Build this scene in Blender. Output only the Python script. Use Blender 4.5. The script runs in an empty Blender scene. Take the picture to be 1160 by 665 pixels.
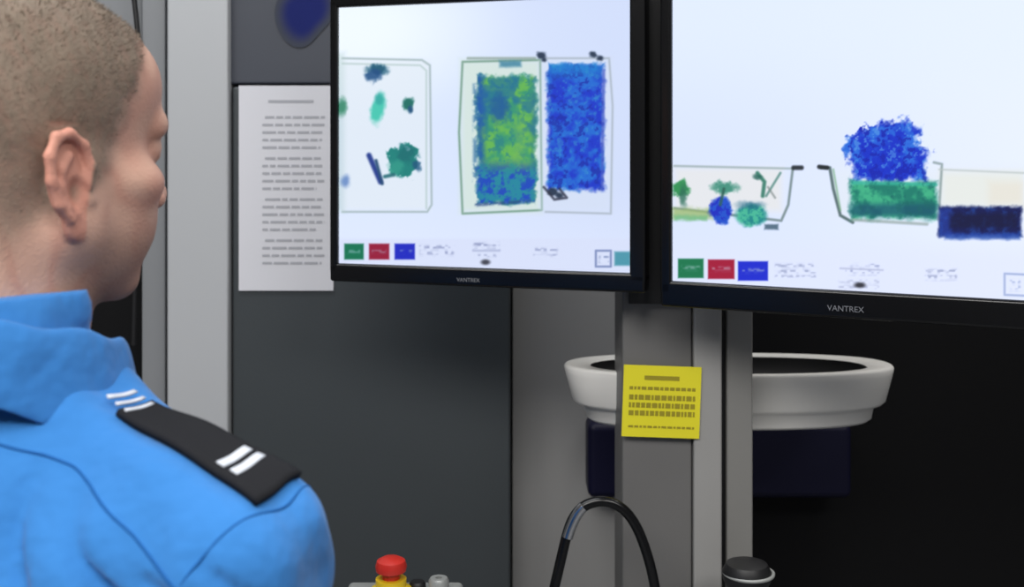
import bpy, math, random
import numpy as np
from mathutils import Vector, Matrix
from mathutils.bvhtree import BVHTree
random.seed(4); rng=np.random.RandomState(7)
H=1.6; FP=1300.0
sc=bpy.context.scene
try:
    sc.view_settings.view_transform='Standard'; sc.view_settings.look='None'
except Exception: pass
# ---------- helpers -------------------------------------------------
def lx(u,d): return (u-580.0)/FP*d      # survey measurement -> metres at distance d
def lz(v,d): return H-(v-170.0)/FP*d
def lin(c):
    c=np.asarray(c,dtype=np.float64)/255.0
    return np.where(c<=0.04045,c/12.92,((c+0.055)/1.055)**2.4)
def L4(c): r=lin(c); return (float(r[0]),float(r[1]),float(r[2]),1.0)
def mat(name,rgb,rough=0.5,metal=0.0,var=0.08,scale=20,bump=0.0,bscale=200,attr=None,coat=0.0,spec=0.5,sheen=0.0,bdist=0.004):
    m=bpy.data.materials.new(name); m.use_nodes=True
    nt=m.node_tree; b=nt.nodes['Principled BSDF']
    b.inputs['Roughness'].default_value=rough; b.inputs['Metallic'].default_value=metal
    b.inputs['Specular IOR Level'].default_value=spec
    b.inputs['Coat Weight'].default_value=coat
    b.inputs['Sheen Weight'].default_value=sheen
    tc=nt.nodes.new('ShaderNodeTexCoord')
    n=nt.nodes.new('ShaderNodeTexNoise'); n.inputs['Scale'].default_value=scale; n.inputs['Detail'].default_value=4
    nt.links.new(tc.outputs['Object'],n.inputs['Vector'])
    mp=nt.nodes.new('ShaderNodeMapRange'); mp.inputs['To Min'].default_value=1-var; mp.inputs['To Max'].default_value=1+var
    nt.links.new(n.outputs['Fac'],mp.inputs['Value'])
    vm=nt.nodes.new('ShaderNodeVectorMath'); vm.operation='SCALE'
    if attr:
        a=nt.nodes.new('ShaderNodeAttribute'); a.attribute_name=attr
        nt.links.new(a.outputs['Color'],vm.inputs[0])
    else:
        c=L4(rgb); vm.inputs[0].default_value=c[:3]
    nt.links.new(mp.outputs['Result'],vm.inputs['Scale'])
    nt.links.new(vm.outputs['Vector'],b.inputs['Base Color'])
    if bump>0:
        n2=nt.nodes.new('ShaderNodeTexNoise'); n2.inputs['Scale'].default_value=bscale; n2.inputs['Detail'].default_value=3
        nt.links.new(tc.outputs['Object'],n2.inputs['Vector'])
        bp=nt.nodes.new('ShaderNodeBump'); bp.inputs['Strength'].default_value=bump; bp.inputs['Distance'].default_value=bdist
        nt.links.new(n2.outputs['Fac'],bp.inputs['Height']); nt.links.new(bp.outputs['Normal'],b.inputs['Normal'])
    return m
def empty(name,loc=(0,0,0)):
    e=bpy.data.objects.new(name,None); sc.collection.objects.link(e); e.location=loc; e.empty_display_size=0.05
    bpy.context.view_layer.update(); return e
def fin(ob,m=None,parent=None,smooth=False):
    sc.collection.objects.link(ob)
    if m is not None: ob.data.materials.append(m)
    if parent is not None:
        ob.parent=parent; ob.matrix_parent_inverse=parent.matrix_world.inverted()
    if smooth: ob.data.shade_smooth()
    return ob
def box(name,x0,x1,y0,y1,z0,z1,m,bev=0.0,parent=None,M=None,seg=3):
    me=bpy.data.meshes.new(name)
    v=[(x,y,z) for x in(x0,x1) for y in(y0,y1) for z in(z0,z1)]
    f=[(0,1,3,2),(4,6,7,5),(0,4,5,1),(2,3,7,6),(0,2,6,4),(1,5,7,3)]
    if M is not None: v=[tuple(M@Vector(p)) for p in v]
    me.from_pydata(v,[],f); me.update()
    ob=fin(bpy.data.objects.new(name,me),m,parent)
    if bev>0:
        b=ob.modifiers.new('bevel','BEVEL'); b.width=bev; b.segments=seg; b.limit_method='ANGLE'
        me.shade_smooth()
        w=ob.modifiers.new('wn','WEIGHTED_NORMAL')
    return ob
def bars(name,rects,m,M,parent=None,y=0.0):
    """thin flat ink marks on a flat sheet; rects in the sheet's own metres"""
    v=[];f=[]
    for (a,b,c,d) in rects:
        k=len(v); v+=[tuple(M@Vector(p)) for p in((a,y,c),(b,y,c),(b,y,d),(a,y,d))]; f.append((k,k+1,k+2,k+3))
    me=bpy.data.meshes.new(name); me.from_pydata(v,[],f); me.update()
    return fin(bpy.data.objects.new(name,me),m,parent)
def lathe(name,prof,m,loc,parent=None,seg=48,M=None):
    v=[];f=[];n=len(prof)
    for i in range(seg):
        a=2*math.pi*i/seg
        for r,z in prof: 
            p=Vector((r*math.cos(a),r*math.sin(a),z)); 
            if M is not None: p=M@p
            v.append(tuple(p+Vector(loc)))
    for i in range(seg):
        j=(i+1)%seg
        for k in range(n-1): f.append((i*n+k,j*n+k,j*n+k+1,i*n+k+1))
    me=bpy.data.meshes.new(name); me.from_pydata(v,[],f); me.update()
    import bmesh
    bm=bmesh.new(); bm.from_mesh(me); bmesh.ops.remove_doubles(bm,verts=bm.verts,dist=1e-6); bmesh.ops.recalc_face_normals(bm,faces=bm.faces); bm.to_mesh(me); bm.free()
    ob=fin(bpy.data.objects.new(name,me),m,parent,True)
    e=ob.modifiers.new('es','EDGE_SPLIT'); e.split_angle=math.radians(40)
    return ob
def tube(name,pts,r,m,parent=None,radii=None,res=6):
    cu=bpy.data.curves.new(name,'CURVE'); cu.dimensions='3D'; cu.bevel_depth=r; cu.bevel_resolution=res; cu.use_fill_caps=True
    sp=cu.splines.new('NURBS'); sp.points.add(len(pts)-1)
    for i,p in enumerate(pts):
        sp.points[i].co=(*p,1); sp.points[i].radius=radii[i] if radii else 1
    sp.use_endpoint_u=True; sp.order_u=4; sp.resolution_u=10
    ob=bpy.data.objects.new(name,cu); sc.collection.objects.link(ob); ob.data.materials.append(m)
    bpy.context.view_layer.update()
    me=bpy.data.meshes.new_from_object(ob.evaluated_get(bpy.context.evaluated_depsgraph_get()))
    bpy.data.objects.remove(ob); me.name=name
    return fin(bpy.data.objects.new(name,me),None,parent,True)
# ---------- materials ----------------------------------------------
M_char=mat('charcoal_panel',(58,63,66),0.5,0.0,0.06,3,0.05,300)
M_char2=mat('dark_slate_panel',(58,62,72),0.5,0,0.05,3)
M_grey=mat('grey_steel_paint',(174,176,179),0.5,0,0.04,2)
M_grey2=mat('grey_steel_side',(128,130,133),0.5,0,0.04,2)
M_beige=mat('grey_beige_panel',(160,159,158),0.5,0,0.06,2)
M_blackp=mat('black_panel',(9,9,11),0.6,0,0.1,4,spec=0.2)
M_wall=mat('wall_paint',(130,132,136),0.8,0,0.04,3,0.05,120)
M_floor=mat('floor_vinyl',(110,112,115),0.4,0,0.12,30)
M_ceil=mat('ceiling_tile',(225,225,222),0.9,0,0.04,60)
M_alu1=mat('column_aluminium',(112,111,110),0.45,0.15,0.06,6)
M_alu2=mat('column_aluminium_lit_face',(158,157,155),0.42,0.15,0.06,6)  # same aluminium made lighter: facet lighting put into the colour
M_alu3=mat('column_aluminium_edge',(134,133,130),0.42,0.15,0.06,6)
M_bezel=mat('gloss_black_plastic',(10,10,12),0.22,0,0.05,5,spec=0.4)
M_rubber=mat('matt_black_plastic',(18,18,20),0.5,0,0.1,20)
M_glint=mat('neck_glint_metal',(210,210,212),0.18,1.0,0.02,5)  # bright metal used only for the highlight on the bent neck
M_white=mat('white_plastic',(242,240,235),0.4,0,0.02,5)
M_paper=mat('paper',(208,208,214),0.9,0,0.03,6)
M_ink=mat('grey_ink',(164,165,172),0.9,0,0.05,6)
M_yel=mat('yellow_label',(226,216,36),0.6,0,0.04,9)
M_yink=mat('label_ink',(150,138,26),0.7,0,0.1,30)
M_red=mat('red_plastic',(196,44,34),0.35,0,0.04,9)
M_yplas=mat('yellow_plastic',(225,190,30),0.4,0,0.04,9)
M_navy=mat('navy_plastic',(12,12,42),0.5,0,0.1,9,spec=.3)
M_blue=mat('blue_mark',(8,24,92),0.6,0,0.15,14,attr='tint',spec=.2)
M_desk=mat('desk_laminate',(95,97,100),0.45,0,0.06,9)
M_key=mat('key_grey',(150,152,150),0.4,0.2,0.05,9)
M_logo=mat('silver_print',(110,112,118),0.5,0,0.0,5)
# ---------- room ----------------------------------------------------
box('floor',-3,3,-2.5,2.1,-0.05,0,M_floor)
box('ceiling',-3,3,-2.5,2.1,2.8,2.85,M_ceil)
box('wall_back',-3,3,2.0,2.1,0,2.8,M_wall)
box('wall_left',-3.1,-3,-2.5,2.1,0,2.8,M_wall)
box('wall_right',3,3.1,-2.5,2.1,0,2.8,M_wall)
box('wall_front',-3,3,-2.6,-2.5,0,2.8,M_wall)
# scanner cabinet: panels standing side by side against the back wall
cab=empty('xray_scanner_cabinet',(0,1.85,0))
Y=1.75
xa,xb=lx(263,Y),lx(578,Y)
box('lower_door_panel',xa,xb,Y,1.99,0.0,lz(96,Y)-0.003,M_char,0.004,cab)
box('upper_panel',lx(258,Y),xb,Y+0.004,1.99,lz(96,Y)+0.001,2.3,M_char2,0.004,cab)
box('grey_side_panel',xb+0.003,lx(712,1.85),1.85,1.99,0.0,2.3,M_beige,0.002,cab)
box('black_service_panel',lx(712,1.85)+0.002,1.6,1.86,1.99,0.0,2.3,M_blackp,0.002,cab)
pil=empty('steel_door_frame',(-0.5,1.8,0))
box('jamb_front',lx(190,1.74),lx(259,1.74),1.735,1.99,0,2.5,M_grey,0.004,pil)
box('jamb_return',lx(163,1.78),lx(190,1.78)-0.001,1.77,1.99,0,2.5,M_grey2,0.002,pil)  # side face of the frame, its shade put in as darker grey
dk=empty('wall_cabinet',(-1,1.9,0))
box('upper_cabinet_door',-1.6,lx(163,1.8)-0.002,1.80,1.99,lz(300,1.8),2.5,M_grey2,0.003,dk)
box('lower_cabinet_door',-1.6,lx(163,1.8)-0.002,1.82,1.99,0,lz(300,1.8)-0.004,M_blackp,0.003,dk)
tube('hanging_cable',[(lx(143,1.76),1.765,2.5),(lx(144,1.76),1.765,1.95),(lx(148,1.76),1.765,1.84),(lx(158,1.76),1.765,1.78),(lx(155,1.76),1.765,1.6),(lx(150,1.76),1.765,1.3)],0.004,M_rubber)
# blue stand-in mark on upper panel (soft-printed patch)
mk=[];mf=[];mc=[];cx,cz=lx(345,Y),lz(14,Y)
NR=10
for j in range(NR+1):
    for i in range(60):
        a=2*math.pi*i/60; r=j/NR*0.036*(1+0.18*math.sin(2*a+0.7)+0.08*math.sin(3*a))
        mk.append((cx+1.15*r*math.cos(a),Y+0.0025,cz+1.5*r*math.sin(a)))
        t=min(1,max(0,(j/NR-.5)/.5)); t=t*t*(3-2*t); c0=lin((6,22,92)); c1=lin((58,62,72)); mc.append([*(c0*(1-t)+c1*t),1.0])
for j in range(NR):
    for i in range(60):
        k=(i+1)%60; mf.append((j*60+i,(j+1)*60+i,(j+1)*60+k,j*60+k))
me=bpy.data.meshes.new('blue_mark'); me.from_pydata(mk,[],mf); me.update()
at_=me.color_attributes.new('tint','FLOAT_COLOR','POINT'); at_.data.foreach_set('color',np.array(mc,np.float32).ravel())
fin(bpy.data.objects.new('blue_mark_decal',me),M_blue,cab)
# notice sheet
ns=empty('notice_sheet',(lx(323,Y),Y,1.6))
px0,px1,pz1,pz0=lx(271,Y),lx(378,Y),lz(97,Y-0.003),lz(329,Y)
box('sheet',px0,px1,Y-0.003,Y-0.0015,pz0,pz1,M_paper,0,ns)
rc=[]
zz=pz1-0.026
rc.append((px0+0.045,px1-0.03,zz,zz+0.004)); zz-=0.024
k=0
while zz>pz0+0.03:
    x=px0+0.036+(0.004 if k%5==0 else 0)
    end=px1-0.012-random.random()*0.02*(k%5==4)-random.random()*0.006
    while x<end:
        w=random.uniform(0.008,0.024); rc.append((x,min(x+w,end),zz,zz+0.0036)); x+=w+0.0028
    zz-=0.0115 if k%5!=4 else 0.0165; k+=1
bars('printed_lines',rc,M_ink,Matrix.Identity(4),ns,Y-0.0034)
# ---------- column --------------------------------------------------
col=empty('monitor_column',(0.22,1.5,0))
x0=lx(705,1.46)
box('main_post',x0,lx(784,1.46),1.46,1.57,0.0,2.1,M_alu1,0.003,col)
box('front_rail',lx(786,1.452),lx(818,1.452),1.452,1.56,0.0,2.1,M_alu2,0.003,col)  # column facet; its brighter light is in the material tone
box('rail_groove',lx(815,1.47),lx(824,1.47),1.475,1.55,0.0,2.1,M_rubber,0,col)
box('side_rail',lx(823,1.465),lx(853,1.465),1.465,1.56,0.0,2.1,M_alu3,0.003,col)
box('base_plate',0.0,0.45,1.38,1.68,0.0,0.02,M_rubber,0.005,col)
box('mount_plate',lx(712,1.45),lx(850,1.45),1.447,1.4515,lz(344,1.45),2.0,M_rubber,0.001,col)
# label
lab=empty('yellow_warning_label',(lx(748,1.449),1.449,1.25))
a0,a1,b1,b0=lx(704,1.449),lx(792,1.449),lz(413,1.449),lz(494,1.449)
Ml=Matrix.Translation((a0,1.4485,b0))@Matrix.Rotation(math.radians(2),4,'Y')
w,h=a1-a0,b1-b0
box('sticker',0,w,0,0.0012,0,h,M_yel,0,lab,Ml)
rc=[(w*.27,w*.72,h*.80,h*.86)]
for (z,hh) in((.66,.045),(.52,.07),(.41,.07),(.30,.07),(.13,.03)):
    x=w*.08
    while x<w*.92:
        ww=random.uniform(.025,.07)*w; rc.append((x,min(x+ww,w*.93),h*z,h*(z+hh))); x+=ww+.015*w
bars('print',rc,M_yink,Ml,lab,-0.0004)
# ---------- white oval tray ----------------------------------------
def tray():
    e=empty('oval_tray',(0.28,1.6,1.3))
    cx,cy=lx(827,1.59),1.605; zt=H-0.300
    A,B=0.229,0.084
    # (height, scale)
    outer=[(-0.073,0.70),(-0.075,0.84),(-0.071,0.865),(-0.054,0.88),(-0.052,0.925),(-0.047,0.95),(-0.010,0.993),(-0.002,1.0),(0.001,0.992),(0.002,0.975),(0.001,0.855),(-0.002,0.84)]
    inner=[(-0.002,0.84),(-0.03,0.82),(-0.034,0.70)]
    def ring(name,prof,m,capb):
        n=96;v=[];f=[];m_=len(prof)
        for i in range(n):
            a=2*math.pi*i/n; ca,sa=math.cos(a),math.sin(a)
            ca=math.copysign(abs(ca)**0.85,ca); sa=math.copysign(abs(sa)**0.85,sa)
            for z,s in prof: v.append((cx+A*s*ca, cy+B*s*sa, zt+z))
        for i in range(n):
            j=(i+1)%n
            for k in range(m_-1): f.append((i*m_+k,j*m_+k,j*m_+k+1,i*m_+k+1))
        if capb: f.append(tuple(i*m_ for i in range(n))[::-1])
        else: f.append(tuple(i*m_+m_-1 for i in range(n)))
        me=bpy.data.meshes.new(name); me.from_pydata(v,[],f); me.update()
        fin(bpy.data.objects.new(name,me),m,e,True)
    ring('tray_shell',outer,M_white,True); ring('tray_liner',inner,M_rubber,False)
tray()
nb=empty('navy_wall_bin',(0.35,1.8,1.1))
box('bin_body',lx(666,1.78),lx(966,1.78),1.78,1.848,lz(566,1.78),lz(480,1.78),M_navy,0.012,nb)
box('bin_latch',lx(800,1.775),lx(840,1.775),1.772,1.782,lz(500,1.78),lz(486,1.78),M_navy,0.003,nb)
# ---------- monitor screens: pictures as colour attributes ----------
def vn(x,y,s,seed):
    g=np.random.RandomState(seed).rand(130,130)
    X=x/s+50.3; Y=y/s+31.7
    xi=np.floor(X).astype(int);yi=np.floor(Y).astype(int);fx=X-xi;fy=Y-yi
    fx=fx*fx*(3-2*fx);fy=fy*fy*(3-2*fy)
    G=lambda i,j:g[i%130,j%130]
    return (G(xi,yi)*(1-fx)+G(xi+1,yi)*fx)*(1-fy)+(G(xi,yi+1)*(1-fx)+G(xi+1,yi+1)*fx)*fy
def fbm(x,y,s,seed): return .5*vn(x,y,s,seed)+.3*vn(x,y,s/2,seed+1)+.2*vn(x,y,s/4,seed+2)
def ss(a,b,x): t=np.clip((x-a)/(b-a),0,1); return t*t*(3-2*t)
SO=1.8
class Cv:
    def __init__(s,u,v): s.u=u;s.v=v;s.c=np.zeros(u.shape+(3,))
    def put(s,m,col,al=1.0):
        m=(np.clip(m,0,1)*al)[...,None]; col=np.asarray(col,float)
        if col.ndim==1: col=col[None,:]
        s.c=s.c*(1-m)+col*m
    def rect(s,x0,y0,x1,y1,soft=1.2,warp=0,seed=1):
        soft=soft*SO
        u=s.u+(warp*(fbm(s.u,s.v,9,seed)-.5)*2 if warp else 0); v=s.v+(warp*(fbm(s.u,s.v,9,seed+9)-.5)*2 if warp else 0)
        d=np.maximum(np.maximum(x0-u,u-x1),np.maximum(y0-v,v-y1)); return 1-ss(-soft,soft,d)
    def ell(s,x,y,rx,ry,soft=1.5,warp=0,seed=1,rot=0):
        soft=soft*SO
        u=s.u-x+(warp*(fbm(s.u,s.v,8,seed)-.5)*2 if warp else 0); v=s.v-y+(warp*(fbm(s.u,s.v,8,seed+9)-.5)*2 if warp else 0)
        c,q=math.cos(rot),math.sin(rot); U=u*c+v*q; V=-u*q+v*c
        d=(np.sqrt((U/rx)**2+(V/ry)**2)-1)*min(rx,ry); return 1-ss(-soft,soft,d)
    def line(s,pts,w,soft=1.0):
        soft=soft*SO
        m=np.zeros(s.u.shape)
        for (a,b),(c,d) in zip(pts[:-1],pts[1:]):
            L=(c-a)**2+(d-b)**2+1e-9; t=np.clip(((s.u-a)*(c-a)+(s.v-b)*(d-b))/L,0,1)
            D=np.hypot(s.u-a-t*(c-a),s.v-b-t*(d-b)); m=np.maximum(m,1-ss(w/2-soft*.5,w/2+soft,D))
        return m
    def mix(s,A,B,t): return np.asarray(A,float)*(1-t[...,None])+np.asarray(B,float)*t[...,None]
def textblob(c,x0,y0,x1,y1,col,seed,al=.6,cell=3.4):
    n=vn(c.u,c.v*1.3,cell,seed); rows=.6+.4*np.sin((c.v-y0)*2*math.pi/6.5-1.2)
    c.put(c.rect(x0,y0,x1,y1,1)*ss(.25,.8,n)*rows,col,al*.95)
def pic_left(u,v):
    c=Cv(u,v); n1=fbm(u,v,60,3)
    c.c=c.mix((214,226,248),(204,216,244),ss(0,1,(u-380)/340))
    c.put(1-ss(10,130,np.hypot((u-400)*.6,v-30)),(240,248,255),.8)
    c.put(ss(200,300,v),(220,228,249),.5)
    # first bag (tray with small items)
    c.put(c.rect(388,68,487,238,3),(220,229,238),.75)
    c.put(c.line([(388,66),(478,68),(487,74),(489,232),(484,240),(388,240)],1.3),(150,170,172),.8)
    c.put(c.line([(388,72),(476,74),(483,80),(483,236)],1),(160,185,180),.6)
    c.put(c.rect(380,60,390,240,3)*.5,(170,195,190),.8)
    T=(26,126,120)
    c.put(c.ell(427,79,12,5,1.5,4,5),(32,90,118)); c.put(c.ell(424,86,9,7,1.5,4,6),(28,76,128),.9)
    c.put(c.ell(428,123,8,17,1.6,3,7,.15),(70,194,174)); c.put(c.ell(430,112,5,6,1.5,2,3),(40,150,150),.6)
    c.put(c.ell(462,118,6,7,1.4,3,8),(28,108,98)); c.put(c.ell(465,124,3,4,1,1,8),(30,80,120))
    c.put(c.ell(457,182,18,17,1.5,10,9),T); c.put(c.ell(461,174,11,9,2,6,19),(18,100,106),.7); c.put(c.ell(448,190,8,8,2,4,17),(54,158,138),.6)
    c.put(c.line([(418,176),(431,206)],4.5,1.4),(28,52,134),.95); c.put(c.line([(426,182),(433,208)],2.5,1.2),(30,70,110),.9)
    c.put(c.line([(436,200),(446,198)],3,1.2),(30,100,110),.9); c.put(c.ell(472,188,5,6,1,3,2),(24,80,120),.8)
    c.put(c.ell(387,122,6,10,2,4,12),(50,130,100),.9); c.put(c.ell(391,205,5,6,2,2,12),(70,110,180),.7)
    # second bag
    c.put(c.rect(522,68,612,240,4),(206,222,214),.85)
    c.put(c.line([(524,70),(612,68),(614,238),(524,242),(520,150),(524,70)],1.5),(110,150,130),.9)
    c.put(c.line([(530,66),(606,66)],2),(130,150,140),.7)
    n=fbm(u,v,13,21); n2=fbm(u,v,6,31); n3=fbm(u,v,20,41)
    body=c.rect(541,86,607,229,2,5,4)
    g=c.mix((50,144,114),(98,176,82),ss(.3,.7,n)); c.put(body,g)
    c.put(body*ss(.5,.68,n2),(38,124,130),.65)
    c.put(body*ss(.48,.62,n3)*ss(120,90,np.abs(v-115)*3),(20,98,156),.6)
    c.put(body*(1-ss(540,556,u+8*(n-.5))),(22,78,168),.85); c.put(body*ss(598,606,u+8*(n2-.5)),(50,120,130),.6)
    low=ss(178,200,v+16*(n-.5))
    c.put(body*low,c.mix((22,66,188),(30,130,158),ss(.35,.65,n2)),.93)
    c.put(c.ell(566,122,10,16,3,8,33),(24,86,148),.75); c.put(c.ell(590,160,8,26,3,8,36),(130,184,84),.35)
    c.put(c.line([(540,232),(600,228)],2.4,1.5)*ss(.3,.6,n2),(30,60,120),.7)
    c.put(c.rect(566,69,590,76,1.5,1,3),(50,120,150),.8); c.put(c.rect(536,95,540,205,1.5)*ss(.3,.6,n2),(40,100,150),.7)
    # third bag
    c.put(c.rect(614,66,692,240,4),(206,217,238),.8)
    c.put(c.line([(616,66),(690,66),(694,120),(692,242),(618,240)],1.3),(160,172,184),.8)
    b3=c.rect(621,73,684,215,1.8,4,14)
    c.put(b3,c.mix((22,54,196),(30,104,206),ss(.35,.7,n))); c.put(b3*ss(.55,.7,n2),(16,38,158),.7); c.put(b3*ss(.6,.75,1-n2),(54,144,200),.5)
    c.put(b3*(1-ss(76,96,v+10*(n-.5))),(20,134,200),.6); c.put(c.line([(684,80),(682,214)],2.4,1.2),(70,90,190),.7)
    for (x,y,r) in((613,62,5),(617,68,3),(672,62,4),(679,66,4),(626,217,6),(634,221,4)): c.put(c.ell(x,y,r,r*.8,1,2,int(x)),(24,40,64),.9)
    c.put(c.line([(616,212),(628,226),(642,224),(634,214)],2,1),(36,40,60),.8)
    # tool bar
    c.put(ss(268,273,v),(210,218,243),.8)
    for (x0,x1,cc) in((390,412,(14,112,80)),(418,441,(146,22,56)),(447,470,(26,38,188))):
        c.put(c.rect(x0,276,x1,294,.7),cc); textblob(c,x0+3,282,x1-3,288,(170,190,200),int(x0),.5)
    textblob(c,475,277,514,290,(110,120,165),5,.6); textblob(c,536,274,566,282,(100,110,155),6,.6); textblob(c,538,287,562,292,(120,130,170),7,.5)
    c.put(c.ell(550,297,5,3,1),(30,30,40),.8); textblob(c,604,280,632,292,(110,120,165),8,.5)
    c.put(c.line([(536,284),(566,284)],1),(130,140,180),.5)
    c.put(c.line([(675,284),(692,284),(692,302),(675,302),(675,284)],1.2),(70,90,150),.7); c.put(c.rect(696,285,714,301,1),(60,140,160),.9)
    textblob(c,678,288,690,298,(90,110,160),9,.6)
    return c.c
def pic_right(u,v):
    c=Cv(u,v); n=fbm(u,v,12,51); n2=fbm(u,v,6,61); n3=fbm(u,v,24,71)
    c.c=c.mix((214,225,250),(228,236,253),ss(760,1240,u)); c.put(ss(170,20,v),(224,235,255),.6)
    c.put(ss(255,300,v),(219,225,249),.6)
    # left basket
    c.put(c.rect(764,190,886,240,4),(226,226,226),.8)
    c.put(c.line([(764,188),(898,191)],1.6),(150,168,170),.8)
    c.put(c.line([(898,192),(893,232),(885,250),(764,236)],2),(110,130,132),.85)
    c.put(c.line([(899,190),(908,190)],4,1.2),(24,30,36),.9)
    c.put(c.ell(771,213,10,8,1.5,6,2),(50,144,84)); c.put(c.ell(774,222,4,12,1.5,3,3),(40,104,84),.8)
    c.put(c.rect(762,236,806,248,2,3,4),(150,180,110),.8); c.put(c.rect(764,244,800,250,1.5,2,4),(110,180,130),.8)
    c.put(c.ell(817,239,13,15,1.5,4,5),c.mix((24,44,188),(30,80,200),ss(.4,.6,n2))); 
    c.put(c.ell(822,212,14,6,1.5,5,6),(50,134,112),.9); c.put(c.line([(820,214),(816,232)],2.4,1),(40,90,80),.8)
    c.put(c.ell(851,244,18,13,1.6,3,7),c.mix((30,134,136),(70,180,150),ss(.4,.7,n2))); c.put(c.ell(850,232,14,4,1.5,2,7),(20,90,120),.6)
    c.put(c.line([(858,196),(866,206),(864,222)],3.2,1.2),(36,110,90),.85); c.put(c.line([(884,196),(868,222)],1.8,1),(60,120,110),.7)
    c.put(c.line([(870,212),(878,224)],1.4,1),(120,130,130),.7); c.put(c.ell(858,200,5,3,1,2,4),(30,90,80),.8)
    c.put(c.rect(866,254,882,260,1,1),(30,60,80),.7)
    # right basket
    c.put(c.rect(946,190,1160,246,6),(222,229,235),.5); c.put(c.rect(1066,194,1160,234,5),(226,229,222),.8); c.put(c.rect(1120,206,1160,232,4),(226,214,196),.4)
    c.put(c.line([(930,190),(940,190),(944,214),(952,244),(966,252)],2.6),(60,84,84),.8); c.put(c.line([(928,189),(937,190)],4,1),(24,30,34),.9)
    c.put(c.line([(944,192),(952,238)],1.3),(120,170,130),.7)
    c.put(c.line([(1058,184),(1067,186),(1064,236)],2),(120,140,140),.7); c.put(c.line([(1064,192),(1160,196)],1.2),(180,190,190),.7)
    b=np.maximum(np.maximum(c.ell(1003,172,44,28,2,14,11),c.rect(966,174,1048,205,3,9,12)),c.ell(1016,150,24,14,2,9,14))
    c.put(b,c.mix((16,48,196),(38,104,216),ss(.38,.68,n))); c.put(b*ss(.56,.66,n2),(12,30,166),.75); c.put(b*ss(.62,.72,1-n2),(90,156,226),.55)
    g=c.rect(964,206,1061,248,2.5,4,15)
    c.put(g,c.mix((24,122,106),(62,174,132),ss(.35,.7,n))); c.put(g*ss(226,236,v)*ss(250,240,v),(14,76,106),.7); c.put(c.line([(966,207),(1060,209)],2.4,1.4),(50,176,152),.8)
    c.put(g*ss(.55,.7,n2),(14,96,96),.45); c.put(c.line([(966,249),(1050,254)],2,1.4),(120,140,130),.6)
    k=c.rect(1063,234,1157,268,1.6,2.5,16); c.put(k,c.mix((12,20,80),(22,52,126),ss(.4,.8,n2))); c.put(c.rect(1070,264,1155,271,1.5,1.5,3),(30,70,166),.8); c.put(k*c.rect(1063,236,1078,270,2),(34,66,170),.6)
    c.put(c.rect(1076,242,1152,258,2,2),(12,16,58),.75)
    for (x0,x1,y0,cc) in((768,797,293,(22,116,76)),(802,832,294,(160,22,56)),(836,870,296,(26,42,204))):
        c.put(c.rect(x0,y0,x1,y0+22,.7),cc); textblob(c,x0+4,y0+7,x1-4,y0+14,(190,200,210),int(x0),.5)
    textblob(c,878,298,924,314,(120,130,170),5,.6); textblob(c,958,298,996,312,(110,120,170),6,.55)
    c.put(c.line([(952,304),(1000,306)],1),(150,156,190),.5); textblob(c,950,316,996,328,(140,146,180),8,.45); c.put(c.ell(974,323,6,3,1),(26,26,34),.85)
    textblob(c,1048,304,1084,318,(120,130,170),9,.55)
    c.put(c.line([(1160,311),(1138,310),(1138,334),(1160,335)],1.3),(130,150,200),.7); textblob(c,1144,316,1156,330,(120,140,190),9,.5)
    return c.c
M_scr=bpy.data.materials.new('lit_screen'); M_scr.use_nodes=True
nt=M_scr.node_tree; b=nt.nodes['Principled BSDF']; at=nt.nodes.new('ShaderNodeAttribute'); at.attribute_name='picture'
b.inputs['Base Color'].default_value=(0.01,0.01,0.01,1); b.inputs['Roughness'].default_value=0.6; b.inputs['Specular IOR Level'].default_value=0.1
nt.links.new(at.outputs['Color'],b.inputs['Emission Color']); b.inputs['Emission Strength'].default_value=1.07
def mk_mesh(name,V,F):
    me=bpy.data.meshes.new(name); V=np.asarray(V,np.float32); F=np.asarray(F,np.int32)
    me.vertices.add(len(V)); me.vertices.foreach_set('co',V.ravel())
    me.loops.add(F.size); me.loops.foreach_set('vertex_index',F.ravel())
    me.polygons.add(len(F)); me.polygons.foreach_set('loop_start',np.arange(0,F.size,4,dtype=np.int32)); me.polygons.foreach_set('loop_total',np.full(len(F),4,np.int32))
    me.update(calc_edges=True); me.validate(); return me
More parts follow.
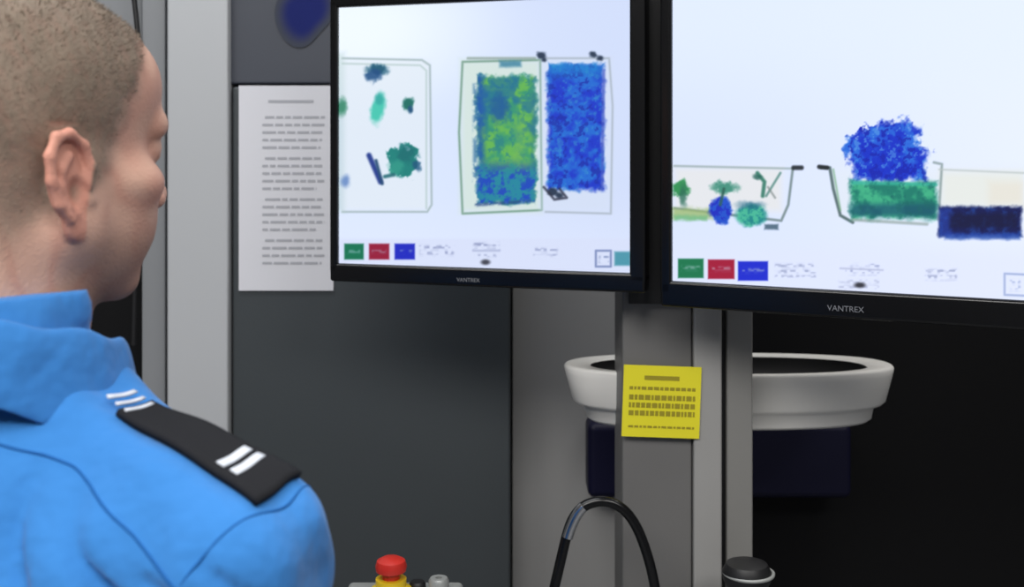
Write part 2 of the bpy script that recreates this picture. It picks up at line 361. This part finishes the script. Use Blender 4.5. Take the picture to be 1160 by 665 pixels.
def monitor(name,ul,ur,dL,dR,vbL,vtL,pic,nx,ny,bz,text,tsx,tx):
    PL=Vector((lx(ul,dL),dL,0)); PR=Vector((lx(ur,dR),dR,0))
    W=(PR-PL).length; zb=lz(vbL,dL); zt=lz(vtL,dL); Hh=zt-zb
    t=(PR-PL)/W; bk=Vector((-t.y,t.x,0))   # pointing away from viewer side
    M=Matrix(((t.x,bk.x,0,PL.x),(t.y,bk.y,0,PL.y),(0,0,1,zb),(0,0,0,1)))
    e=empty(name,(PL.x,PL.y,zb))
    s,q=np.meshgrid(np.linspace(0,1,nx),np.linspace(0,1,ny),indexing='ij')
    loc=np.stack([s*W,np.full_like(s,0.0),q*Hh],-1).reshape(-1,3)
    # perspective-rectified measurement coordinates of each picture sample
    dd=(1-s)*dL+s*dR; z=zb+q*Hh
    uu=((1-s)*dL*ul+s*dR*ur)/dd; vv=170+(H-z)*FP/dd
    colr=lin(pic(uu,vv)).reshape(-1,3)
    Mn=np.array(M); wv=loc@Mn[:3,:3].T+Mn[:3,3]
    I=np.arange(nx*ny).reshape(nx,ny)
    F=np.stack([I[:-1,:-1],I[1:,:-1],I[1:,1:],I[:-1,1:]],-1).reshape(-1,4)
    me=mk_mesh('display_panel',wv,F)
    a=me.color_attributes.new('picture','FLOAT_COLOR','POINT'); a.data.foreach_set('color',np.concatenate([colr,np.ones((len(colr),1))],1).astype(np.float32).ravel())
    fin(bpy.data.objects.new('display_panel',me),M_scr,e)
    l,r,tp,bt=bz
    D=0.034
    box('bezel_bottom',-l,W+r,-0.006,D*.6,-bt,0.0,M_bezel,0.004,e,M)
    box('bezel_top',-l,W+r,-0.006,D*.6,Hh,Hh+tp,M_bezel,0.004,e,M)
    box('bezel_left',-l,0,-0.006,D*.6,-bt*.5,Hh+tp*.5,M_bezel,0.003,e,M)
    box('bezel_right',W,W+r,-0.006,D*.6,-bt*.5,Hh+tp*.5,M_bezel,0.003,e,M)
    box('rear_cover',-l+.004,W+r-.004,0.002,D,-bt+.004,Hh+tp-.004,M_rubber,0.008,e,M)
    cu=bpy.data.curves.new('badge','FONT'); cu.body=text; cu.size=tsx; cu.align_x='CENTER'; cu.extrude=0.0002
    ob=bpy.data.objects.new('badge',cu); sc.collection.objects.link(ob)
    ob.matrix_world=M@Matrix.Translation((tx*W,-0.0065,-bt*.74))@Matrix.Rotation(math.pi/2,4,'X')
    bpy.context.view_layer.update()
    me=bpy.data.meshes.new_from_object(ob.evaluated_get(bpy.context.evaluated_depsgraph_get())); mw=ob.matrix_world.copy(); bpy.data.objects.remove(ob)
    me.transform(mw); me.materials.clear(); fin(bpy.data.objects.new('badge',me),M_logo,e)
    return M,W,Hh,e
M1,W1,H1,e1=monitor('flat_screen_monitor',384,714,1.52,1.40,298,9,pic_left,400,350,(0.011,0.020,0.02,0.024),'VANTREX',0.007,0.47)
M2,W2,H2,e2=monitor('flat_screen_monitor.001',762,1237,1.38,1.172,318,-21,pic_right,560,430,(0.014,0.02,0.02,0.031),'VANTREX',0.009,0.455)
def arm(e,M,W,Hh,tgt):
    c=M@Vector((W/2,0.05,Hh/2))
    box('vesa_plate',W/2-.05,W/2+.05,0.034,0.042,Hh/2-.05,Hh/2+.05,M_rubber,0.002,e,M)
    tube('mount_arm',[tuple(M@Vector((W/2,0.04,Hh/2))),tuple(M@Vector((W/2,0.07,Hh/2))),((c.x+tgt[0])/2,(max(c.y,1.4)+tgt[1])/2+.02,c.z),tgt],0.014,M_rubber,e)
arm(e1,M1,W1,H1,(0.15,1.52,1.6)); arm(e2,M2,W2,H2,(0.30,1.50,1.6))
# ---------- desk and small controls ---------------------------------
ZD=H-0.565
dsk=empty('operator_desk',(0.1,1.25,0))
box('desk_top',-0.34,0.62,1.08,1.42,ZD-0.03,ZD,M_desk,0.004,dsk)
for i,(x,y) in enumerate(((-.31,1.11),(.59,1.11),(-.31,1.385),(.59,1.385))): box('leg_%d'%(i+1),x-.02,x+.02,y-.02,y+.02,0,ZD-.03,M_rubber,0.003,dsk)
pd=empty('control_box',(-0.12,1.33,ZD))
box('housing',lx(392,1.36),lx(524,1.36),1.22,1.385,ZD,ZD+0.045,M_key,0.006,pd)
es=empty('emergency_stop_button',(lx(445,1.35),1.35,ZD))
zt=ZD+0.045; ex=lx(443,1.345)
lathe('yellow_collar',[(0,0),(0.024,0),(0.024,0.006),(0.018,0.010),(0.018,0.018),(0,0.018)],M_yplas,(ex,1.345,zt),es)
lathe('red_mushroom_cap',[(0,0.016),(0.010,0.016),(0.011,0.024),(0.0175,0.027),(0.0185,0.033),(0.0165,0.039),(0.010,0.0425),(0,0.043)],M_red,(ex,1.345,zt),es)
lathe('key_switch',[(0,0),(0.012,0),(0.012,0.014),(0.010,0.017),(0.004,0.017),(0.004,0.010),(0,0.010)],M_key,(lx(497,1.35),1.35,zt),None)
lathe('push_button',[(0,0),(0.010,0),(0.010,0.006),(0.008,0.009),(0,0.010)],M_rubber,(lx(472,1.35),1.36,zt),None)
gl=empty('gooseneck_microphone',(0.1,1.36,ZD)); yy=1.37
pts=[(622,690),(632,650),(640,612),(648,586),(662,571),(684,566),(704,573),(720,592),(732,622),(741,655),(745,686)]
tube('bent_neck',[(lx(u,yy),yy,max(lz(v,yy),ZD)) for u,v in pts],0.0062,M_bezel,gl)
tube('neck_highlight',[(lx(u,yy-.003),yy-.003,lz(v,yy)) for u,v in((643,608),(648,590),(655,578),(661,573))],0.0066,M_glint,gl)  # bright overlay on the black neck, painting its highlight
lathe('base',[(0,0),(0.03,0),(0.03,0.008),(0.024,0.012),(0,0.013)],M_rubber,(lx(622,yy),yy,ZD),gl)
js=empty('joystick_controller',(0.26,1.36,ZD)); jx=lx(848,1.36)
lathe('base',[(0,0),(0.045,0),(0.045,0.012),(0.03,0.022),(0.016,0.026),(0,0.026)],M_rubber,(jx,1.36,ZD),js)
tube('stick',[(jx,1.36,ZD+.02),(jx-.001,1.36,ZD+.04),(jx-.002,1.36,ZD+.05)],0.016,M_rubber,js)
lathe('grip',[(0,-0.02),(0.022,-0.018),(0.028,-0.006),(0.029,0.004),(0.024,0.013),(0.013,0.017),(0,0.018)],M_rubber,(jx-.002,1.36,ZD+.062),js)
tube('grip_ring',[(jx+.029*math.cos(a),1.36+.029*math.sin(a),ZD+.064) for a in np.linspace(0,2*math.pi,24)],0.0022,M_key,js)
# ================= PERSON ===========================================
def smin(a,b,k):
    h=np.clip(.5+.5*(b-a)/k,0,1); return b*(1-h)+a*h-k*h*(1-h)
def smax(a,b,k): return -smin(-a,-b,k)
class Fld:
    def __init__(s,lo,hi,h):
        s.lo=np.array(lo,float); s.h=h
        ax=[np.arange(lo[i],hi[i]+h,h,dtype=np.float32) for i in range(3)]
        s.X,s.Y,s.Z=np.meshgrid(*ax,indexing='ij'); s.F=np.full(s.X.shape,1.0,np.float32)
    def ell(s,c,r,X=None,Y=None,Z=None):
        X=s.X if X is None else X;Y=s.Y if Y is None else Y;Z=s.Z if Z is None else Z
        a=(X-c[0])/r[0];b=(Y-c[1])/r[1];d=(Z-c[2])/r[2]
        k0=np.sqrt(a*a+b*b+d*d);k1=np.sqrt((a/r[0])**2+(b/r[1])**2+(d/r[2])**2)+1e-6
        return k0*(k0-1)/k1
    def cone(s,a,b,ra,rb,X=None,Y=None,Z=None,sq=(1,1,1)):
        X=s.X if X is None else X;Y=s.Y if Y is None else Y;Z=s.Z if Z is None else Z
        d=np.array(b,float)-np.array(a,float); L=float(d@d)+1e-12
        x=X-a[0];y=Y-a[1];z=Z-a[2]
        h=np.clip((x*d[0]+y*d[1]+z*d[2])/L,0,1)
        return np.sqrt(((x-h*d[0])*sq[0])**2+((y-h*d[1])*sq[1])**2+((z-h*d[2])*sq[2])**2)-(ra+(rb-ra)*h)
    def add(s,f,k=.01): s.F=smin(s.F,f,k)
    def sub(s,f,k=.01): s.F=smax(s.F,-f,k)
    def mesh(s,name):
        F=s.F; F[0]=F[-1]=1;F[:,0]=F[:,-1]=1;F[:,:,0]=F[:,:,-1]=1
        S=F<0; n=[k-1 for k in F.shape]
        cnt=np.zeros(n,np.int8); offs=[(i,j,k) for i in(0,1) for j in(0,1) for k in(0,1)]
        for o in offs: cnt+=S[o[0]:o[0]+n[0],o[1]:o[1]+n[1],o[2]:o[2]+n[2]]
        act=(cnt>0)&(cnt<8); idx=np.argwhere(act); ID=np.full(n,-1,np.int64); ID[act]=np.arange(len(idx))
        val={o:F[idx[:,0]+o[0],idx[:,1]+o[1],idx[:,2]+o[2]] for o in offs}
        P=np.zeros((len(idx),3));C=np.zeros(len(idx))
        for o in offs:
            for ax in range(3):
                if o[ax]==0:
                    p=list(o);p[ax]=1;p=tuple(p);fa,fb=val[o],val[p];cr=(fa<0)!=(fb<0)
                    t=np.where(cr,fa/np.where(cr,fa-fb,1),0)
                    q=np.repeat(np.array([o],float),len(idx),0); q[:,ax]+=t; P+=q*cr[:,None]; C+=cr
        P=idx+P/C[:,None]; V=s.lo+P*s.h
        faces=[]
        for ax in range(3):
            b,c=(ax+1)%3,(ax+2)%3
            sl0=[slice(None)]*3;sl1=[slice(None)]*3; sl0[ax]=slice(0,-1);sl1[ax]=slice(1,None)
            A=S[tuple(sl0)];B=S[tuple(sl1)]; e=np.argwhere(A!=B); ins=A[e[:,0],e[:,1],e[:,2]]
            def cell(db,dc):
                q=e.copy(); q[:,b]+=db;q[:,c]+=dc; return ID[q[:,0],q[:,1],q[:,2]]
            Q=np.stack([cell(-1,-1),cell(0,-1),cell(0,0),cell(-1,0)],1); Q[~ins]=Q[~ins][:,::-1]; faces.append(Q)
        return V,np.concatenate(faces)
man=empty('security_officer',(-0.37,0.86,0))
HT=math.radians(36); BT=math.radians(25)
MH=Matrix.Translation((-0.372,0.888,H+.005))@Matrix.Rotation(-HT,4,'Z')@Matrix.Rotation(math.radians(-3),4,'X')@Matrix.Scale(1.07,4)
MB=Matrix.Translation((-0.37,0.86,H))@Matrix.Rotation(-BT,4,'Z')
def place(name,V,F,M,m,parent=man,cols=None):
    Mn=np.array(M); me=mk_mesh(name,V@Mn[:3,:3].T+Mn[:3,3],F)
    if cols is not None:
        a=me.color_attributes.new('tint','FLOAT_COLOR','POINT'); a.data.foreach_set('color',np.concatenate([cols,np.ones((len(cols),1))],1).astype(np.float32).ravel())
    return fin(bpy.data.objects.new(name,me),m,parent,True)
# --- head and neck
f=Fld((-.108,-.135,-.225),(.108,.135,.135),.0019)
A=np.abs(f.X)
f.add(f.ell((0,-.015,.036),(.077,.097,.081)))
f.add(f.ell((0,-.04,-.0),(.068,.068,.068)),.02)
f.add(f.ell((0,.03,-.03),(.062,.058,.082)),.02)
f.add(f.ell((0,.045,.045),(.060,.046,.045)),.02)
f.add(f.cone((.053,.0,-.055),(.020,.060,-.096),.018,.018,A),.02)
f.add(f.cone((.056,.0,-.02),(.054,.0,-.06),.017,.018,A),.02)
f.add(f.ell((.048,.050,-.026),(.022,.026,.018),A),.015)
f.add(f.ell((.032,.046,-.058),(.025,.034,.028),A),.02)
f.add(f.cone((.008,.086,.016),(.042,.074,.018),.010,.010,A),.012)
f.add(f.cone((0,.088,.006),(0,.107,-.034),.007,.0105),.008)
f.add(f.ell((.012,.098,-.038),(.009,.010,.008),A),.005)
f.add(f.ell((0,.080,-.06),(.030,.014,.02)),.012)
f.add(f.ell((0,.0895,-.0655),(.021,.007,.0045)),.004)
f.add(f.ell((0,.0885,-.0745),(.018,.0075,.0055)),.004)
f.sub(f.ell((0,.100,-.070),(.026,.011,.0012)),.002)
f.add(f.ell((0,.071,-.100),(.022,.018,.016)),.012)
f.sub(f.ell((.032,.099,.0),(.017,.016,.011),A),.010)
lid=np.maximum(np.sqrt((A-.032)**2+(f.Y-.072)**2+(f.Z)**2)-.0140, -(np.sqrt((A-.032)**2+((f.Y-.090)/1.2)**2+((f.Z+.001)/.42)**2)-.0125))
f.add(lid,.004)
f.add(f.cone((0,-.018,-.04),(0,-.032,-.23),.060,.064),.025)
f.add(f.cone((.03,-.055,-.03),(.035,-.065,-.23),.022,.030,A),.025)
f.add(f.ell((0,.035,-.135),(.014,.016,.018)),.02)
# ear
C=np.array((.0755,-.017,-.030)); fl=math.radians(14)
wv=(math.sin(fl),-math.cos(fl)); nv=(math.cos(fl),math.sin(fl))
ex_,ey_,ez_=A-C[0],f.Y-C[1],f.Z-C[2]
ea=(ex_*wv[0]+ey_*wv[1]-0.12*ez_)/1.1; eb=(ez_+0.12*ey_)/1.0; ec=ex_*nv[0]+ey_*nv[1]
def EE(c,r): return f.ell(c,r,ea,ec,eb)
def EC(p,q,r,cc=.006): return f.cone((p[0],cc,p[1]),(q[0],cc,q[1]),r,r,ea,ec,eb)
ear=EE((.003,.001,.004),(.017,.0036,.028))
ear=smin(ear,EE((-.004,-.008,-.002),(.011,.012,.022)),.006)
hx=[(-.010,.002),(-.013,.016),(-.008,.029),(.003,.0345),(.014,.030),(.0205,.016),(.0195,.0),(.014,-.014),(.006,-.022)]
for p,q in zip(hx[:-1],hx[1:]): ear=smin(ear,EC(p,q,.0034),.003)
ah=[(.003,.020),(.010,.010),(.0115,-.002),(.006,-.014),(.0,-.018)]
for p,q in zip(ah[:-1],ah[1:]): ear=smin(ear,EC(p,q,.0028,.0045),.003)
ear=smin(ear,EE((-.001,.002,-.027),(.0085,.0045,.0095)),.004)
ear=smax(ear,-EE((-.002,.008,-.004),(.0075,.008,.011)),.003)
ear=smin(ear,EE((-.0125,.003,-.006),(.0045,.005,.006)),.003)
f.add(ear,.004)
V,F=f.mesh('head')
x,y,z=V[:,0],V[:,1],V[:,2]; ax_=np.abs(x)
def n3(V,s,seed): return (vn(V[:,0]*1000+V[:,2]*400,V[:,1]*1000+V[:,2]*300,s,seed)+vn(V[:,1]*1000,V[:,2]*1000+V[:,0]*500,s,seed+5))/2
nn=n3(V,9,3)-.5; nf=n3(V,3,13)-.5; nm=n3(V,22,23)-.5
yl=np.interp(z,[-.10,-.060,-.044,-.030,-.016,.0,.03,.055,.075,.09,.13],[-.055,-.040,-.022,.000,.014,.018,.028,.040,.050,.058,.070])
hair=ss(.014,-.010,(y-yl)+.010*nn)*ss(-.105,-.055,z+.012*nn)
C_=np.stack([ax_-C[0],y-C[1],z-C[2]],1); eav=C_[:,0]*wv[0]+C_[:,1]*wv[1]; ecv=C_[:,0]*nv[0]+C_[:,1]*nv[1]
em=((np.abs(eav-.003)<.027)&(np.abs(C_[:,2])<.043)&(ecv>-.006)&(ax_>.0745)&(C_[:,1]<.014)).astype(float)
em=np.maximum(em*ss(.0735,.0775,ax_),0)
hair=hair*(1-em)
skin=np.array(lin((200,160,142)))[None]*np.ones((len(V),1))
def mixc(c,col,m): m=np.clip(m,0,1)[:,None]; return c*(1-m)+lin(col)[None]*m
skin=mixc(skin,(188,134,118),.5*ss(.4,.0,np.abs(nm)*2))
skin=mixc(skin,(204,140,122),.75*em)
skin=mixc(skin,(196,134,118),.5*ss(.02,.0,np.hypot(y-.06,z+.03))*1)
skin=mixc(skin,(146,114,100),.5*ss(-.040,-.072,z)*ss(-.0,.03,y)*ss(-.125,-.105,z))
skin=mixc(skin,(178,98,92),.8*ss(.024,.018,ax_)*ss(.082,.087,y)*ss(.013,.008,np.abs(z+.070)))
skin=mixc(skin,(92,68,50),.85*ss(.006,.002,np.abs(z-.021-.006*(ax_>.02)+.12*np.maximum(ax_-.035,0)))*ss(.05,.044,ax_)*ss(.010,.014,ax_)*ss(.06,.07,y))
hc=lin((116,103,90))[None]*(1+0.5*nf[:,None]+0.45*nn[:,None]+.3*nm[:,None])
side_f=ss(.05,-.06,z)[:,None]
hc=hc*(1-.6*side_f)+(lin((142,124,109))[None]*(1+.5*nf[:,None]+.3*nn[:,None]))*.6*side_f
den=hair*np.clip(.86+.10*ss(.0,.06,z)+.4*nf,0,1)*(1-.40*ss(-.02,-.085,z))
colr=skin*(1-den[:,None])+hc*den[:,None]
V2=V.copy(); ctr=np.array([0,-.01,.0]); dirv=(V-ctr)/np.linalg.norm(V-ctr,axis=1)[:,None]
V2+=dirv*(hair*(.0022+.001*nf)*ss(-.04,.02,z))[:,None]
M_skin=mat('skin_and_cropped_hair',(200,150,130),0.6,0,0.05,60,0.2,420,attr='tint',spec=0.3)
place('head',V2,F,MH,M_skin,cols=colr)
M_eye=mat('eye_white',(225,222,218),0.2,0,0.02,9); M_iris=mat('iris',(70,95,110),0.2,0,0.1,300); M_pup=mat('pupil',(8,8,8),0.15,0,0,5)
for i,sx_ in enumerate((1,-1)):
    c=MH@Vector((sx_*.032,.072,0)); R=MH.to_3x3().to_4x4()@Matrix.Rotation(-math.pi/2,4,'X')
    lathe('eyeball_%d'%(i+1),[(.0125*math.sin(a),.0125*math.cos(a)) for a in np.linspace(0,math.pi,16)],M_eye,c,man,24,R)
    lathe('iris_%d'%(i+1),[(.0128*math.sin(a),.0128*math.cos(a)) for a in np.linspace(0,.48,6)],M_iris,c,man,24,R)
    lathe('pupil_%d'%(i+1),[(.0131*math.sin(a),.0131*math.cos(a)) for a in np.linspace(0,.2,4)],M_pup,c,man,24,R)
# cropped hair stubs standing on the scalp
hv=np.where((hair>.45)&(z>-.05))[0]
nS=20000; pick=hv[rng.randint(0,len(hv),nS)]
B=V2[pick]+rng.normal(0,.0006,(nS,3)); d=dirv[pick]+rng.normal(0,.22,(nS,3))+np.array([0,.25,-.25]); d/=np.linalg.norm(d,axis=1)[:,None]
ln=(.0014+.0024*np.clip((z[pick]-.0)/.08,0,1))*rng.uniform(.6,1.1,nS)
sd=np.cross(d,rng.normal(0,1,(nS,3))); sd/=np.linalg.norm(sd,axis=1)[:,None]
B=B-d*.001; w_=.00028
SV=np.concatenate([B-sd*w_,B+sd*w_,B+sd*w_*.3+d*ln[:,None],B-sd*w_*.3+d*ln[:,None]]); ii=np.arange(nS)
SF=np.stack([ii,ii+nS,ii+2*nS,ii+3*nS],1)
cc=(hc[pick]*rng.uniform(.75,1.3,(nS,1))); cc=np.concatenate([cc]*4)
M_hair=mat('short_hair',(120,98,78),0.6,0,0.05,60,attr='tint',spec=0.3)
place('cropped_hair',SV,SF,MH,M_hair,cols=cc)
# --- shirt (torso and sleeves as one surface)
g=Fld((-.40,-.22,-.80),(.40,.26,-.10),.0045)
A=np.abs(g.X)
g.add(g.cone((0,-.005,-.210),(.195,-.008,-.272),.066,.060,A,sq=(1,.85,1)),.03)
g.add(g.cone((0,-.02,-.13),(0,-.02,-.20),.070,.082),.035)
g.add(g.ell((0,.0,-.42),(.195,.120,.21)),.05)
g.add(g.ell((.085,-.045,-.35),(.105,.078,.12),A),.05)
g.add(g.ell((.08,.055,-.36),(.095,.065,.10),A),.05)
g.add(g.ell((0,.01,-.62),(.17,.125,.20)),.06)
g.add(g.cone((.205,-.008,-.285),(.264,-.045,-.545),.062,.052,A),.03)
g.add(g.cone((.264,-.045,-.545),(.262,.115,-.735),.050,.036,A),.02)
fold=.0030*np.sin(38*g.Z+22*A+6*np.sin(17*g.Y))+.0022*np.sin(61*A-34*g.Z+9*g.Y)+.0016*np.sin(90*g.Z-40*g.Y+30*g.X)
# cloth creases running down from the shoulder and across the blade (in plan: A, height Z)
def seg(a,b,wd,am):
    global fold
    dx,dz=b[0]-a[0],b[1]-a[1]; L=dx*dx+dz*dz
    t=((A-a[0])*dx+(g.Z-a[1])*dz)/L; tc=np.clip(t,0,1)
    D=np.hypot(A-a[0]-tc*dx+.004*np.sin(70*g.Z),g.Z-a[1]-tc*dz)
    fold=fold+am*np.exp(-(D/wd)**2)*np.sin(np.pi*np.clip(t*.9+.05,0,1))*ss(.02,-.02,g.Y)
for a,b,wd,am in(((.09,-.20),(.15,-.36),.007,.008),((.13,-.22),(.215,-.34),.006,.008),((.03,-.22),(.07,-.34),.008,.007),((.19,-.26),(.255,-.32),.006,.007),((.17,-.30),(.24,-.42),.008,.008),((.10,-.29),(.20,-.31),.006,.006),((.225,-.245),(.262,-.285),.005,.006)):
    seg(a,b,wd,am)
g.F=(g.F+fold).astype(np.float32)
g.sub(g.cone((0,.02,-.05),(0,.0,-.165),.055,.055),.01)
g.sub((g.Z+.765),.004)
Vs,Fs=g.mesh('shirt')
M_shirt=mat('blue_uniform_cloth',(54,120,188),0.85,0,0.08,14,0.7,16,sheen=0.15,spec=0.12,bdist=.016)
M_seam=mat('blue_seam',(36,92,156),0.85,0,0.05,30,spec=0.1)
shirt=place('uniform_shirt',Vs,Fs,MB,M_shirt)
bv=BVHTree.FromPolygons([Vector(p) for p in Vs],[tuple(int(i) for i in q) for q in Fs])
def drop(x,y,off,z0=-.05):
    h=bv.ray_cast(Vector((x,y,z0)),Vector((0,0,-1)))
    return (h[0]+h[1]*off) if h[0] is not None else None
def back(x,z,off):
    h=bv.ray_cast(Vector((x,-.5,z)),Vector((0,1,0)))
    return (h[0]+h[1]*off) if h[0] is not None else None
def sheet(name,fn,nu,nv,thick,m,parent=man):
    V=[];
    for i in range(nu):
        for j in range(nv):
            V.append(fn(i/(nu-1),j/(nv-1)))
    F=[(i*nv+j,(i+1)*nv+j,(i+1)*nv+j+1,i*nv+j+1) for i in range(nu-1) for j in range(nv-1)]
    me=bpy.data.meshes.new(name); me.from_pydata([tuple(MB@p) for p in V],[],F); me.update()
    ob=fin(bpy.data.objects.new(name,me),m,parent,True)
    s=ob.modifiers.new('thick','SOLIDIFY'); s.thickness=thick; s.offset=0
    return ob
M_epa=mat('black_epaulette_cloth',(27,28,32),0.85,0,0.1,30,0.15,900,spec=.2)
M_wht=mat('white_braid',(196,202,212),0.8,0,0.04,60)
def strap(sgn,s0,s1,w0,w1,off):
    def fn(a,b):
        s=s0+(s1-s0)*a; w=w0+(w1-w0)*a
        yy=-.006+(b-.5)*w
        p=drop(sgn*s,yy,0)
        q=drop(sgn*s,-.006,0) or p
        if p is None: p=q
        z=.35*p.z+.65*q.z-.25*abs(b-.5)*w
        return Vector((sgn*s,yy,max(z,p.z)+off))
    return fn
for sgn,t in((1,'right'),(-1,'left')):
    sheet('epaulette_'+t,strap(sgn,.119,.243,.034,.047,.0045),28,9,.005,M_epa)
    for k,(a,b) in enumerate(((.203,.2095),(.214,.2205))): sheet('rank_stripe_%s_%d'%(t,k+1),strap(sgn,a,b,.029,.030,.0076),5,9,.0015,M_wht)
    for k,(a,b) in enumerate(((.106,.109),(.114,.1165),(.122,.1245))): sheet('inner_braid_%s_%d'%(t,k+1),strap(sgn,a,b,.026,.028,.0074),4,7,.0015,M_wht)
def seamline(name,pts,r=.0009): 
    pts=[MB@p for p in pts if p is not None]
    if len(pts)>3: tube(name,[tuple(p) for p in pts],r,M_seam,man,res=2)
xs=np.linspace(-.24,.24,80)
seamline('yoke_seam',[back(x_,float(np.interp(abs(x_),[0,.05,.12,.18,.24],[-.185,-.19,-.208,-.240,-.285])),.0002) for x_ in xs],.0011)
for sgn in(1,-1):
    pts=[]
    for a in np.linspace(-1.9,1.9,30):
        o=Vector((sgn*(.232-.02*abs(a)),-.008,-.30)); dr=Vector((sgn*.28*math.cos(a),-math.sin(a),math.cos(a)))
        st=o+dr.normalized()*.3; h=bv.ray_cast(st,-dr.normalized())
        if h[0] is not None: pts.append(h[0]+h[1]*.0002)
    seamline('armhole_seam',pts)
# collar
def collar():
    n=72; prof=[(-.004,-.045,0),(-.003,-.015,0),(0,.0,0),(.004,.004,0),(.009,.001,0),(.015,-.018,0),(.020,-.040,0)]
    V=[];F=[];m_=len(prof)
    a0=math.radians(28)
    for i in range(n):
        a=a0+(2*math.pi-2*a0)*i/(n-1)   # 0 = front
        fr=(1+math.cos(a))/2           # 1 front, 0 back
        rx,ry=.0755,.0785
        zt=-.114-.045*fr**1.2+.002*math.sin(9*a)
        drop_=1+.9*math.sin(a)**2*.5+.35*fr
        for r,zz_,_ in prof:
            V.append(Vector(((rx+r)*math.sin(a),-.022+(ry+r)*math.cos(a)+.012*fr,zt+zz_*drop_)))
    for i in range(n-1):
        for k in range(m_-1): F.append((i*m_+k,i*m_+k+1,(i+1)*m_+k+1,(i+1)*m_+k))
    me=bpy.data.meshes.new('collar'); me.from_pydata([tuple(MB@p) for p in V],[],F); me.update()
    ob=fin(bpy.data.objects.new('collar',me),M_shirt,man,True)
    s=ob.modifiers.new('t','SOLIDIFY'); s.thickness=.003; s.offset=0
    ss_=ob.modifiers.new('s','SUBSURF'); ss_.levels=2; ss_.render_levels=2
collar()
def front(x,z,off):
    h=bv.ray_cast(Vector((x,.5,z)),Vector((0,-1,0))); return h[0]+Vector((0,off,0)) if h[0] is not None else Vector((x,.1,z))
sheet('button_placket',lambda a,b:front((b-.5)*.03,-.225-.52*a,.002),40,4,.002,M_seam)
# --- trousers and shoes
g=Fld((-.26,-.22,-1.62),(.26,.30,-.66),.006)
A=np.abs(g.X)
g.add(g.ell((0,-.005,-.77),(.165,.125,.12)),.02)
g.add(g.ell((.07,-.05,-.83),(.085,.085,.10),A),.04)
g.add(g.cone((.085,-.005,-.82),(.10,.0,-1.14),.088,.064,A),.03)
g.add(g.cone((.10,.0,-1.14),(.105,-.02,-1.52),.062,.056,A),.02)
g.F=(g.F+.003*np.sin(50*g.Z+20*g.X)*np.clip((-.9-g.Z)*5,0,1)).astype(np.float32)
Vt,Ft=g.mesh('trousers')
M_tr=mat('navy_trouser_cloth',(26,30,44),0.85,0,0.08,30,0.1,700); M_shoe=mat('black_leather',(16,15,15),0.35,0,0.1,30)
place('trousers',Vt,Ft,MB,M_tr)
g=Fld((-.20,-.14,-1.61),(.20,.26,-1.46),.005); A=np.abs(g.X)
g.add(g.ell((.115,.10,-1.565),(.048,.11,.045),A)); g.add(g.ell((.108,-.02,-1.55),(.042,.062,.065),A),.03)
g.F=np.maximum(g.F,-(g.Z+1.598)).astype(np.float32)
Vq,Fq=g.mesh('shoes'); place('shoes',Vq,Fq,MB,M_shoe)
box('belt',-.162,.162,-.118,.128,-.745,-.712,M_shoe,.03,man,MB)
# --- hands: palm, four curled fingers, thumb
M_hand=mat('hand_skin',(202,152,130),0.55,0,0.06,60,0.1,300)
hand_c=Vector((.262,.13,-.752))
for sgn,t in((1,'right'),(-1,'left')):
    g=Fld((-.06,-.05,-.215),(.06,.085,.045),.0024)
    g.add(g.cone((0,0,.04),(0,0,-.0),.026,.026,sq=(1.2,1,1)))
    g.add(g.ell((0,.002,-.045),(.020,.042,.052)),.02)
    for k,(y0,l,r) in enumerate(((.028,.040,.0092),(.010,.045,.0096),(-.009,.042,.0092),(-.026,.033,.0080))):
        p=np.array([0,y0,-.082]); an=.25+.08*k
        for j,(q,rr) in enumerate(((1,1),(.62,.92),(.5,.82))):
            n_=p+l*q*np.array([-math.sin(an),0.05*(1-k),-math.cos(an)])*1.0
            g.add(g.cone(p,n_,r*rr,r*rr*.93),.004); p=n_; an+=.42
    p=np.array([-.004,.032,-.025])
    for q,rr,dv in((.036,.0125,(-.25,.55,-.8)),(.030,.0108,(-.35,.25,-.9)),(.024,.0095,(-.4,.0,-.9))):
        dv=np.array(dv)/np.linalg.norm(dv); n_=p+q*dv; g.add(g.cone(p,n_,rr,rr*.92),.006); p=n_
    Vh,Fh=g.mesh('hand')
    Vh=Vh.copy()
    if sgn<0: Vh[:,0]*=-1; Fh=Fh[:,::-1]
    R=Matrix.Rotation(math.radians(33),4,'X')
    place('hand_'+t,Vh,Fh,MB@Matrix.Translation((sgn*hand_c.x,hand_c.y,hand_c.z))@R,M_hand)
# ---------- camera and lamps ----------------------------------------
cam=bpy.data.cameras.new('camera'); co=bpy.data.objects.new('camera',cam); sc.collection.objects.link(co)
co.location=(0,0,H); co.rotation_euler=(math.pi/2,0,0); cam.lens=36*FP/1160; cam.sensor_width=36; cam.shift_y=-(332.5-170)/1160; cam.clip_start=.05
cam.dof.use_dof=True; cam.dof.focus_distance=1.22; cam.dof.aperture_fstop=6.0
sc.camera=co
def area(name,loc,size,power,col,rot=(0,0,0)):
    l=bpy.data.lights.new(name,'AREA'); l.shape='RECTANGLE'; l.size,l.size_y=size; l.energy=power; l.color=col
    o=bpy.data.objects.new(name,l); sc.collection.objects.link(o); o.location=loc; o.rotation_euler=rot
area('ceiling_panel_light',(-.8,-.5,2.78),(1.8,1.2),70,(1,.98,.95))
area('ceiling_panel_light.001',(1.1,-.8,2.78),(1.2,.8),40,(1,.98,.96))
area('ceiling_panel_light.002',(-.6,1.2,2.78),(1.2,.4),14,(.95,.98,1))
area('tray_fill_light',(.9,1.45,2.78),(.9,.4),12,(1,.98,.96))  # extra unseen lamp, added to brighten the white tray
w=bpy.data.worlds.new('world'); sc.world=w; w.use_nodes=True; w.node_tree.nodes['Background'].inputs['Color'].default_value=(.5,.55,.6,1); w.node_tree.nodes['Background'].inputs['Strength'].default_value=.3
